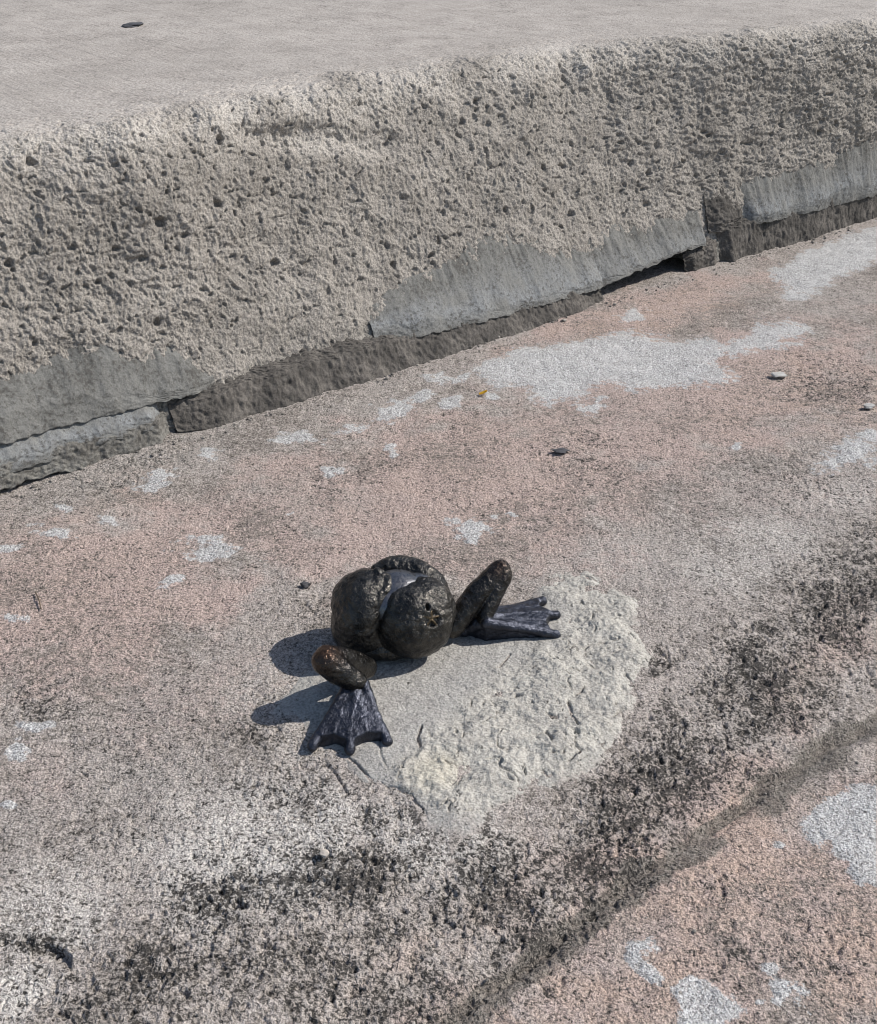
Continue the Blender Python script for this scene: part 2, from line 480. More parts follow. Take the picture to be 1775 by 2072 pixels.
def build_pavement():
    root = empty('pavement', (0, 0, 0))
    tag(root, 'worn pink sandstone paving with black lichen and whitish mortar splashes', kind='structure')
    # bed that carries the slabs on beyond the picture
    mat = paving_material()
    R = 900
    t = np.linspace(0, 1, R)
    yy = np.concatenate([np.linspace(0.05, 0.29, 20)[:-1], 0.29 * (1.72 / 0.29) ** t])
    ss = np.concatenate([np.linspace(-0.75, -0.335, 24)[:-1], np.linspace(-0.335, 0.335, 760), np.linspace(0.335, 0.75, 24)[1:]])
    Y, Sx = np.meshgrid(yy, ss, indexing='ij')
    X = Sx * (Y + 0.265)
    px, py = to_px(X, Y, np.zeros_like(X))
    wx = 14 * fbm(X, Y, 0.03, 3, 30); wy = 14 * fbm(X, Y, 0.03, 3, 40)
    qx, qy = px + wx, py + wy
    sj = joint_signed(qx, qy)
    Z, dk = ground_height(X, Y, qx, qy, sj)
    for a, b in CRACKS:
        Z -= 0.0018 * sstep(4, 1, line_d(px + wx * .4, py + wy * .4, a)) * b
    arc = line_d(px, py + 0 * wy, [(66, 1913), (84, 1907), (104, 1907), (124, 1914), (141, 1929)])
    below = py - np.interp(px, [60, 84, 104, 124, 145], [1913, 1907, 1907, 1914, 1930])
    Z -= 0.0042 * sstep(-2, 4, below) * sstep(40, 4, below) * sstep(8, 0, np.maximum(np.abs(px - 103) - 36, 0))
    # smooth the surface under the mortar splashes and lift them a hair
    white = np.zeros(px.shape)
    for p in WHITE_POLYS:
        white = np.maximum(white, np.clip(0.5 + poly_sd(qx, qy, p) / 60.0, 0, 1))
    wblob = 1.1 * fbm(X, Y, 0.016, 3, 44)
    for b in WHITE_BLOBS:
        e = ell(qx, qy, *b) + wblob
        white = np.maximum(white, np.clip(0.43 + e * 0.36, 0, 0.74) * (e > -1.4))
    Z = Z + 0.0006 * sstep(0.4, 0.6, white)
    white = white * (0.96 + 0.04)
    joint = sstep(-46, 6, sj + 30 * fbm(X, Y, 0.03, 3, 52)) * sstep(74, 22, sj + 40 * fbm(X, Y, 0.04, 3, 54)) * (0.82 + 0.7 * fbm(X, Y, 0.06, 3, 50))
    joint = np.maximum(joint, 1.1 * sstep(-14, -2, sj) * sstep(22, 8, sj))
    wob = 0.55 * fbm(X, Y, 0.045, 4, 60)
    wear = np.stack([np.clip(blobs(px, py, DARK_BLOBS, wob) * (0.85 + 0.5 * fbm(X, Y, 0.03, 3, 66)) + 0.06, 0, 1), white, joint, blobs(px, py, PALE_BLOBS, wob)], -1)
    tint = np.stack([blobs(px, py, ORANGE_BLOBS, wob), blobs(px, py, GREY_BLOBS, wob), blobs(px, py, PINK_BLOBS, wob), np.ones_like(px)], -1)
    co = np.stack([X, Y, Z], -1)
    vback = (X - B0[0]) * NV[0] + (Y - B0[1]) * NV[1]
    vis = vback[1:, 1:] < 0.06
    fc = 0.25 * (sj[:-1, :-1] + sj[1:, :-1] + sj[:-1, 1:] + sj[1:, 1:])
    at_ = {'wear': wear, 'tint': tint}
    for nm, fm, lab in (('paving_slab', (fc < 0) & vis, 'pinkish grey slab with black lichen along its worn edge'),
                        ('mortar_joint', (fc >= 0) & (fc < 52) & vis, None),
                        ('paving_slab', (fc >= 52) & vis, 'orange pink slab with whitish splashes beyond the joint')):
        o = link(nm, grid_mesh(nm, co, fm, at_, flip=False), mat, root)
        if lab: o['label'] = lab
    bm = bmesh.new()
    bmesh.ops.create_grid(bm, x_segments=40, y_segments=40, size=4.0)
    me = bpy.data.meshes.new('bed'); bm.to_mesh(me); bm.free()
    o = link('bed', me, mat, root); o.location = (0, 0, -0.02)


CRACKS = [([(660, 1545), (678, 1560), (692, 1590), (703, 1612)], 1.0), ([(510, 1395), (560, 1425), (600, 1440)], 0.5)]
build_pavement()

# ------------------------------------------------------------------ the step behind
STEP_H = 0.238
TOP_EDGE = [(0, 280), (250, 252), (500, 196), (700, 160), (960, 122), (1200, 92), (1500, 70), (1775, 42)]
_te = [((at(x, y, STEP_H) - B0)[:2] @ EU, (at(x, y, STEP_H) - B0)[:2] @ NV) for x, y in TOP_EDGE]


def to_world(u, v, z):
    return np.stack([B0[0] + u * EU[0] + v * NV[0], B0[1] + u * EU[1] + v * NV[1], z], -1)


def wall_px(px, py, v0=0.0):
    d = ray(px, py); o = np.array([0, 0, CAM_H])
    tt = (v0 - NV @ (o - B0)[:2]) / (NV @ d[:2])
    p = o + tt * d
    return float((p - B0)[:2] @ EU), float(p[2])


def base_wave(u):
    return 0.004 * np.sin(u * 9.0 + 0.6) + 0.003 * n2(u * 14.0, u * 0 + 3.3)


def step_profile(u, q):
    """smooth step surface: q 0..1 climbs the face, q > 1 runs back over the top"""
    vt = np.interp(u, [-1.5] + [a for a, _ in _te] + [3.0], [_te[0][1] + .01] + [b for _, b in _te] + [_te[-1][1]])
    dl = 0.045 + 0.02 * n2(u * 7, u * 0 + 1.7)
    xx = (q - 1.0) / dl
    sp = dl * np.where(xx > 30, xx, np.log1p(np.exp(np.minimum(xx, 30))))
    qe = q - sp
    return base_wave(u) + vt * qe + STEP_H * sp, STEP_H * qe


def build_step():
    root = empty('stone_step', tuple(to_world(np.array(0.5), np.array(0.05), np.array(0.0))))
    tag(root, 'tall grey tan stone step with pitted front face and mortar along its foot', 'step', kind='thing')
    mats = {'stone': step_material(),
            'grey': mortar_material('grey_mortar', (0.175, 0.173, 0.161), (0.135, 0.133, 0.123)),
            'rubble': mortar_material('rubble_mortar', (0.185, 0.178, 0.160), (0.135, 0.128, 0.115), 0.03, 0.9),
            'dark': mortar_material('dark_mortar', (0.140, 0.127, 0.113), (0.070, 0.064, 0.058), 0.06, 1.0)}
    k = np.linspace(0, 1, 1280)
    u = np.concatenate([np.linspace(-0.5, -0.03, 40)[:-1], -0.03 + 1.34 * (np.exp(0.9 * k) - 1) / (math.exp(0.9) - 1), np.linspace(1.31, 1.85, 40)[1:]])
    q = np.concatenate([np.linspace(-0.06, 1.26, 350), 1.26 + (np.linspace(0, 1, 72)[1:] ** 2.2) * 9.0])
    Q, U = np.meshgrid(q, u, indexing='ij')
    V, Z = step_profile(U, Q)
    e = 1e-3
    V2, Z2 = step_profile(U, Q + e)
    tv, tz = (V2 - V) / e, (Z2 - Z) / e
    ln = np.sqrt(tv * tv + tz * tz)
    nv, nz = -tz / ln, tv / ln
    A = Q * STEP_H * 1.08                         # length along the profile
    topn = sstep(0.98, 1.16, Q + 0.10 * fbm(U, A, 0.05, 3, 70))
    rough = 1 - 0.82 * topn
    foot = 0.66 + 0.34 * sstep(0.18, 0.42, Q)
    d = 0.0055 * fbm(U, A, 0.09, 3, 71) * np.maximum(rough, sstep(1.5, 1.1, Q) * 0.3)
    wu = U + 0.006 * fbm(U, A, 0.02, 2, 101); wa = A + 0.006 * fbm(U, A, 0.02, 2, 103)
    d += rough * foot * 0.0030 * fbm(wu, wa, 0.028, 3, 74)
    bl = np.abs(fbm(wu, wa, 0.0088, 2, 77)) * 1.6            # rounded grains with sharp creases between them
    d += rough * foot * 0.0010 * np.minimum(bl, 0.8)
    d += rough * foot * (0.0020 * fbm(wu, wa, 0.0085, 3, 78, 0.7) + 0.0013 * fbm(U, A, 0.0031, 2, 79))
    holes = fbm(wu, wa * 1.1, 0.0082, 2, 81)
    d -= rough * foot * 0.0032 * sstep(0.36, 0.54, holes)
    # rolls and ledges of the broken upper edge
    px, py = to_px(*np.moveaxis(to_world(U, V, Z), -1, 0))
    led = sstep(0, 0.8, ell(px, py, 560, 232, 260, 50, -14))
    d += 0.005 * led * (0.5 + fbm(U, A, 0.05, 3, 83))
    d -= 0.006 * sstep(0, 0.9, ell(px, py, 660, 285, 260, 42, 4)) * (1 + 0.6 * fbm(U, A, 0.03, 2, 85))
    d += 0.007 * sstep(0, 0.8, ell(px, py, 1180, 150, 240, 70, -12)) * (0.3 + 1.2 * fbm(U, A, 0.06, 3, 86))
    # distinct pits
    nP = 230
    pu = -0.25 + 1.8 * rng.random(nP) ** 1.15; pa = (0.10 + 0.86 * rng.random(nP)) * STEP_H
    pr = 0.0015 + 0.0032 * rng.random(nP) ** 3
    mark = [(409, 492), (487, 432), (322, 540), (362, 467), (272, 522), (1005, 265), (1147, 463), (1318, 415), (1195, 490), (1440, 275), (1330, 355), (340, 723 - 60),
            (1740, 95), (1580, 90), (505, 305), (190, 200), (120, 345), (590, 545), (820, 545), (1290, 300), (232, 590), (1770, 280), (1140, 350), (910, 495), (60, 560)]
    for mx, my in mark:
        a, b = wall_px(mx, my, 0.05 * (1 - my / 900.0))
        pu = np.append(pu, a); pa = np.append(pa, b * 1.08); pr = np.append(pr, 0.0032 + 0.0016 * rng.random())
    for a, b, r in zip(pu, pa, pr):
        c0, c1 = np.searchsorted(u, [a - 3 * r, a + 3 * r]); r0, r1 = np.searchsorted(A[:, 0], [b - 3 * r, b + 3 * r])
        if c1 <= c0 or r1 <= r0: continue
        uu = U[r0:r1, c0:c1] - a; aa = A[r0:r1, c0:c1] - b
        th = rng.random() * 3.14; ar = 0.45 + 0.6 * rng.random()
        x_ = (uu * math.cos(th) + aa * math.sin(th)) / r; y_ = (-uu * math.sin(th) + aa * math.cos(th)) / (r * ar)
        rr = np.sqrt(x_ * x_ + y_ * y_) + 0.6 * fbm(U[r0:r1, c0:c1], A[r0:r1, c0:c1], r * 1.1, 2, 90)
        d[r0:r1, c0:c1] -= 1.5 * r * sstep(1.15, 0.45, rr) * rough[r0:r1, c0:c1]
    # few small pits and scratches on the top
    d -= sstep(1.32, 1.12, Q) * (1 - rough) * 0.0018 * sstep(0.26, 0.46, fbm(U * 0.8, A * 1.2, 0.010, 2, 95))
    d += sstep(1.32, 1.12, Q) * (1 - rough) * 0.0003 * fbm(U, A, 0.006, 2, 97)
    V = V + nv * d; Z = Z + nz * d
    V = V + 0.045 * sstep(0.645, 0.665, U) * sstep(0.845, 0.825, U) * sstep(0.034, 0.024, Z)   # hollow under the cracked mortar
    stain = sstep(0.34, 0.05, Q) * 0.55 + 0.30 * sstep(0.4, 1, ell(px, py, 1560, 210, 330, 200, 0)) + 0.25 * sstep(0.1, 1, ell(px, py, 640, 260, 200, 80, -15))
    edge = np.exp(-((Q - 0.98) / 0.12) ** 2) * (0.8 + 1.2 * fbm(U, A, 0.06, 3, 99)) + 0.7 * sstep(0, 0.8, ell(px, py, 660, 290, 220, 36, 4))  # mask for the painted light on the rounded edge and the ledge below
    zone = np.stack([topn, np.clip(stain, 0, 1), np.clip(edge, 0, 1), np.ones_like(topn)], -1)
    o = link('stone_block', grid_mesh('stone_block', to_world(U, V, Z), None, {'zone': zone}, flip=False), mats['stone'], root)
    o.matrix_parent_inverse = root.matrix_world.inverted() if False else Matrix.Translation(-root.location)

    # foot of the step: dark base course, then mortar fillets lying on it
    def strip(name, mat, us, upper, lip, prou, low, rnd, seed, pale=0.0, hang=0.0, label=None, ends=(0.014, 0.014)):
        """profile: from the face at 'upper', sloping out to a lip, then down to 'low'"""
        n = max(24, int((us[1] - us[0]) / 0.0011))
        uu = np.linspace(us[0], us[1], n)
        rag = lambda s, a, sd: a * fbm(uu, uu * 0 + sd, s, 3, sd)
        zu = np.interp(uu, [p[0] for p in upper], [p[1] for p in upper]) + rag(0.07, 0.0055, seed) + rag(0.007, 0.0016, seed + 1)
        zl = np.interp(uu, [p[0] for p in lip], [p[1] for p in lip]) + rag(0.022, 0.0036, seed + 3) + rag(0.005, 0.0012, seed + 4)
        zb = np.interp(uu, [p[0] for p in low], [p[1] for p in low]) + rag(0.012, 0.0026, seed + 9)
        zl = np.maximum(zl, zb + 0.001)
        zu = np.maximum(zu, zl + 0.0015)
        endt = sstep(0, ends[0], uu - uu[0]) * sstep(0, ends[1], uu[-1] - uu)
        pr = (prou + rag(0.04, 0.004, seed + 5)) * (0.25 + 0.75 * endt)
        ks = np.concatenate([np.linspace(0, 1, 44), 1 + np.linspace(0, 1, 22)[1:], 2 + np.linspace(0, 1, 8)[1:]])
        K, UU = np.meshgrid(ks, uu, indexing='ij')
        a = np.clip(K, 0, 1); b = np.clip(K - 1, 0, 1); c = np.clip(K - 2, 0, 1)
        Zs = zu + (zl - zu) * a + (zb - zl) * b
        ns = 0.8 if mat == 'grey' else 3.0
        vt = np.interp(UU, [x for x, _ in _te], [y for _, y in _te])
        vface = base_wave(UU) + vt * np.clip(Zs / STEP_H, 0, 1)
        o0 = -0.0022 + 0.0030 * fbm(UU, UU * 0 + seed, 0.012, 3, seed + 40)
        outw = o0 + (pr - o0) * (a ** 0.9) - rnd * np.sin(b * math.pi / 2) * 0.4 + hang * b
        Vs = vface - outw + 0.022 * c
        nz_ = 0.0011 * fbm(UU, K * 0.030, 0.022, 3, seed + 20) + ns * (0.0006 * fbm(UU, K * .030, 0.0065, 2, seed + 24) + 0.0004 * fbm(UU, K * .030, 0.003, 2, seed + 26))
        Vs = Vs - nz_; Zs = Zs + 0.6 * nz_
        zn = np.stack([a, pale * sstep(0.35, 0.9, a) * (1 - b) * np.ones_like(a), a * 0, a * 0 + 1], -1)
        ob = link(name, grid_mesh(name, to_world(UU, Vs, Zs), None, {'zone': zn}, flip=True), mats[mat], root)
        ob.matrix_parent_inverse = Matrix.Translation(-root.location)
        if label: ob['label'] = label
        return ob
    W = wall_px
    # base course (dark, in four lengths)
    strip('base_course', 'rubble', (-0.20, 0.147), [(-.2, .028), (.0, .026), (.15, .022)], [(-.2, .018), (.0, .019), (.15, .018)], 0.013,
          [(-.2, .004), (.0, .004), (.05, .002), (.08, -.003), (.15, -.003)], 0.002, 201)
    strip('base_course', 'dark', (0.152, 0.662), [(.15, .034), (.27, .033), (.37, .031), (.5, .027), (.60, .030), (.66, .020)],
          [(.15, .024), (.27, .025), (.37, .025), (.5, .020), (.6, .022), (.66, .012)], 0.0095, [(.15, .002), (.2, -.004), (.66, -.004)], 0.003, 231, hang=0.006, ends=(0.03, 0.05))
    strip('base_course', 'dark', (0.80, 0.856), [(.79, .020), (.86, .032)], [(.79, .012), (.86, .022)], 0.010, [(.79, -.003), (.87, -.003)], 0.002, 261)
    strip('base_course', 'dark', (0.858, 1.42), [(.85, .050), (.9, .046), (1.0, .052), (1.12, .054), (1.17, .036), (1.42, .036)],
          [(.85, .034), (1.0, .036), (1.12, .044), (1.17, .026), (1.42, .026)], 0.010, [(.85, -.004), (1.42, -.004)], 0.003, 291, hang=0.004)
    # mortar
    strip('mortar_fillet', 'grey', (-0.20, 0.198), [(-.2, .082), (.0, .082), (.05, .078), (.079, .083), (.10, .088), (.128, .083), (.16, .073), (.178, .066), (.198, .040)],
          [(-.2, .055), (.0, .054), (.08, .050), (.16, .036), (.198, .034)], 0.0100, [(-.2, .040), (.14, .030), (.198, .027)], 0.0, 321, 0.0, ends=(0.01, 0.03))
    strip('mortar_fillet', 'grey', (-0.20, 0.142), [(-.2, .058), (.0, .056), (.08, .051), (.16, .040)],
          [(-.2, .024), (.0, .023), (.08, .023), (.15, .023)], 0.0130, [(-.2, .012), (.15, .014)], 0.0, 351, 0.6)
    strip('mortar_fillet', 'grey', (0.366, 0.690), [(.36, .046), (.40, .062), (.42, .068), (.47, .076), (.506, .083), (.545, .094), (.60, .086), (.635, .066), (.69, .068)],
          [(.36, .036), (.42, .036), (.5, .028), (.56, .026), (.62, .024), (.67, .020)], 0.0110, [(.36, .024), (.5, .018), (.6, .016), (.69, .012)], 0.0, 411, 0.55, ends=(0.05, 0.05))
    strip('mortar_fillet', 'grey', (0.640, 0.838), [(.65, .064), (.70, .070), (.75, .064), (.80, .060), (.84, .062)],
          [(.65, .020), (.70, .023), (.75, .025), (.78, .030), (.80, .028), (.84, .030)], 0.0115, [(.65, .010), (.68, .016), (.70, .018), (.75, .020), (.78, .026), (.84, .024)], 0.0, 441, 0.35, ends=(0.05, 0.008))
    strip('mortar_fillet', 'grey', (0.90, 1.42), [(.89, .074), (.93, .084), (1.0, .088), (1.06, .086), (1.1, .098), (1.17, .104), (1.42, .10)],
          [(.89, .046), (1.0, .044), (1.1, .052), (1.17, .036), (1.42, .034)], 0.012, [(.89, .034), (1.42, .026)], 0.0, 471, 0.5)
    strip('mortar_fillet', 'dark', (0.846, 0.905), [(.84, .070), (.87, .084), (.905, .080)], [(.84, .046), (.905, .044)], 0.008, [(.84, .034), (.905, .034)], 0.0, 501)
    return root


build_step()

# ------------------------------------------------------------------ cement patch under the frog
PATCH = [(1085, 1142), (1150, 1128), (1245, 1150), (1292, 1200), (1325, 1268), (1336, 1330), (1312, 1405), (1275, 1468), (1252, 1520), (1185, 1572), (1090, 1612),
         (1020, 1645), (985, 1705), (915, 1770), (850, 1720), (815, 1636), (760, 1612), (705, 1590), (665, 1545), (620, 1512), (590, 1465), (520, 1452), (535, 1410),
         (580, 1350), (640, 1300), (760, 1260), (900, 1230), (1010, 1215), (1060, 1200)]
ROUGH = [(1085, 1142), (1150, 1128), (1245, 1150), (1292, 1200), (1325, 1268), (1336, 1330), (1312, 1405), (1275, 1468), (1252, 1520), (1185, 1572), (1090, 1612),
         (1010, 1650), (900, 1660), (860, 1620), (800, 1600), (790, 1540), (840, 1490), (900, 1440), (960, 1380), (1020, 1330), (1120, 1300), (1140, 1240), (1090, 1190)]


def build_patch():
    a = at(490, 1830); b = at(1370, 1830); c = at(500, 1100); d = at(1370, 1100)
    xs = np.arange(min(a[0], c[0]) - .005, max(b[0], d[0]) + .005, 0.00062)
    ys = np.arange(a[1] - .005, c[1] + .005, 0.00070)
    Y, X = np.meshgrid(ys, xs, indexing='ij')
    px, py = to_px(X, Y, np.zeros_like(X) + 0.002)
    wx = 18 * fbm(X, Y, 0.030, 4, 130); wy = 14 * fbm(X, Y, 0.030, 4, 140)
    sd = poly_sd(px + wx, py + wy, PATCH)
    sr = poly_sd(px + wx * 1.5, py + wy * 1.5, ROUGH)
    rg = sstep(-12, 34, sr)
    sj = joint_signed(px, py)
    gz = 0.0022 * fbm(X, Y, 0.10, 3, 1) - 0.010 * sstep(-330, 0, sj)
    z = gz - 0.0028 + 0.0034 * sstep(-20, 40, sd) + 0.0012 * sstep(20, 90, sd)
    z += 0.0007 * fbm(X, Y, 0.016, 3, 150) + 0.0003 * fbm(X, Y, 0.004, 2, 155)
    rim = sstep(2, 50, sd)
    a_ = X * 0.9 + Y * 0.44; b_ = -X * 0.44 + Y * 0.9
    wa_ = a_ + 0.010 * fbm(X, Y, 0.03, 3, 180); wb_ = b_ + 0.010 * fbm(X, Y, 0.03, 3, 184)
    f1 = fbm(wa_, wb_ * 1.5, 0.030, 4, 165)
    k1 = f1 * 7
    terr = (np.floor(k1) + sstep(0.80, 1.0, k1 - np.floor(k1))) / 7.0                     # thin broken plates
    z += rg * (0.0012 * sstep(0, 60, sr) + rim * (0.0022 * fbm(X, Y, 0.028, 3, 160) + 0.0034 * terr))
    z += rg * rim * (0.0010 * fbm(X, Y, 0.0065, 2, 170) + 0.0005 * fbm(X, Y, 0.003, 2, 172))
    f2 = np.abs(fbm(wa_ * 1.4, wb_, 0.017, 2, 175)); gate = sstep(0.02, 0.22, fbm(X, Y, 0.014, 2, 177))
    z -= rg * rim * 0.0030 * sstep(0.045, 0.012, f2) * gate                                # short open cracks
    for pts, dep in [([(690, 1520), (700, 1530), (722, 1545), (738, 1560), (752, 1582), (790, 1592), (832, 1606), (848, 1625), (862, 1642)], .0028),
                     ([(855, 1468), (846, 1490), (852, 1508)], .005), ([(1028, 1322), (1008, 1352)], .003), ([(1150, 1420), (1158, 1450), (1170, 1470)], .003),
                     ([(770, 1500), (774, 1530), (785, 1550)], .001), ([(1105, 1480), (1118, 1500)], .003)]:
        dd = line_d(px + wx * .35, py + wy * .35, pts)
        z -= dep * sstep(3.2, 0.9, dd)
    lowz = sstep(1590, 1720, py + wx) * 0.7
    z -= 0.0018 * sstep(1620, 1780, py)
    st = np.clip(sstep(44, 0, sd + 0.6 * wy) * 0.9 + lowz + 0.6 * sstep(0, .7, ell(px, py, 800, 1640, 90, 60, 20)), 0, 1) * (1 - 0.25 * rg)
    warm = sstep(0, 0.8, ell(px, py, 880, 1560, 90, 60, -20))
    zone = np.stack([rg, st, warm, np.ones_like(rg)], -1)
    keep = (sd[:-1, :-1] > -34)
    o = link('cement_patch', grid_mesh('cement_patch', np.stack([X, Y, z], -1), keep, {'zone': zone}), patch_material())
    tag(o, 'rough pale grey green cement patch bedding the bronze figure on the paving', 'cement patch', kind='thing')


build_patch()


# ------------------------------------------------------------------ the bronze figure
def fused(name, parts, voxel, smooth=6, disp=None, wear=None):
    """join closed pieces into one skin"""
    bm = bmesh.new()
    for p in parts:
        p(bm)
    me = bpy.data.meshes.new(name); bm.to_mesh(me); bm.free()
    o = bpy.data.objects.new(name, me); COL.objects.link(o)
    m = o.modifiers.new('r', 'REMESH'); m.mode = 'VOXEL'; m.voxel_size = voxel
    s = o.modifiers.new('s', 'SMOOTH'); s.factor = 0.5; s.iterations = smooth
    dg = bpy.context.evaluated_depsgraph_get()
    ev = o.evaluated_get(dg)
    out = bpy.data.meshes.new_from_object(ev)
    out.name = name
    bpy.data.objects.remove(o); bpy.data.meshes.remove(me)
    n = len(out.vertices)
    co = np.empty(n * 3, np.float32); out.vertices.foreach_get('co', co); co = co.reshape(-1, 3).astype(float)
    no = np.empty(n * 3, np.float32); out.vertices.foreach_get('normal', no); no = no.reshape(-1, 3).astype(float)
    if disp is not None:
        co = co + no * disp(co, no)[:, None]
        out.vertices.foreach_set('co', co.astype(np.float32).ravel())
    wv = np.zeros((n, 4)); wv[:, 3] = 1
    if wear is not None:
        wv[:, 0] = wear(co, no)
    a = out.attributes.new('wear', 'FLOAT_COLOR', 'POINT'); a.data.foreach_set('color', wv.astype(np.float32).ravel())
    out.polygons.foreach_set('use_smooth', np.ones(len(out.polygons), bool))
    out.update()
    return out


def ball(c, r, rot=(0, 0, 0), sub=4):
    """ellipsoid, radii in metres"""
    def f(bm):
        m = Matrix.Translation(Vector(c)) @ (Matrix.Rotation(rot[2], 4, 'Z') @ Matrix.Rotation(rot[1], 4, 'Y') @ Matrix.Rotation(rot[0], 4, 'X')) @ Matrix.Diagonal((*r, 1))
        bmesh.ops.create_icosphere(bm, subdivisions=sub, radius=1, matrix=m)
    return f


def limb(pts, rad, seg=20, sub=10, flat=1.0):
    """a tapering rounded rod along a smooth curve"""
    def f(bm):
        P = [Vector(p) for p in pts]
        E = [P[0] * 2 - P[1]] + P + [P[-1] * 2 - P[-2]]
        Rr = [rad[0]] + list(rad) + [rad[-1]]
        path = []; rr = []
        for i in range(1, len(E) - 2):
            for k in range(sub):
                t = k / sub
                a, b, c, d = E[i - 1], E[i], E[i + 1], E[i + 2]
                path.append(0.5 * ((2 * b) + (c - a) * t + (2 * a - 5 * b + 4 * c - d) * t * t + (3 * b - a - 3 * c + d) * t ** 3))
                rr.append(Rr[i] * (1 - t) + Rr[i + 1] * t)
        path.append(P[-1]); rr.append(rad[-1])
        rings = []
        for i, (p, r) in enumerate(zip(path, rr)):
            tg = (path[min(i + 1, len(path) - 1)] - path[max(i - 1, 0)]).normalized()
            sx = tg.cross(Vector((0, 0, 1)));  sx = sx.normalized() if sx.length > 1e-4 else Vector((1, 0, 0))
            sy = sx.cross(tg)
            rings.append([bm.verts.new(p + (sx * math.cos(2 * math.pi * j / seg) + sy * math.sin(2 * math.pi * j / seg) * flat) * r) for j in range(seg)])
        for a, b in zip(rings[:-1], rings[1:]):
            for j in range(seg):
                bm.faces.new((a[j], a[(j + 1) % seg], b[(j + 1) % seg], b[j]))
        bm.faces.new(rings[0][::-1]); bm.faces.new(rings[-1])
        for p, r in ((path[0], rr[0]), (path[-1], rr[-1])):
            bmesh.ops.create_icosphere(bm, subdivisions=3, radius=r, matrix=Matrix.Translation(p))
    return f


def hull(pts):
    def f(bm):
        vs = [bm.verts.new(p) for p in pts]
        r = bmesh.ops.convex_hull(bm, input=vs)
        bmesh.ops.delete(bm, geom=[g for g in r.get('geom_interior', []) if isinstance(g, bmesh.types.BMVert)], context='VERTS')
    return f


def skin(amp, s, seed):
    """hammered, wrinkled skin"""
    def f(co, no):
        x, y, z = co[:, 0], co[:, 1], co[:, 2]
        big = 1.1 * amp * (fbm(x + .4 * z, y - .5 * z, s * 3.2, 2, seed + 60) + fbm(y + .3 * x, z, s * 3.2, 2, seed + 64))
        return big + amp * (fbm(x + .37 * z, y + .61 * z, s, 2, seed) * np.abs(no[:, 2]) + fbm(x + .3 * y, z + .2 * y, s, 2, seed + 5) * np.abs(no[:, 1]) + fbm(y - .2 * x, z, s, 2, seed + 9) * np.abs(no[:, 0]))
    return f


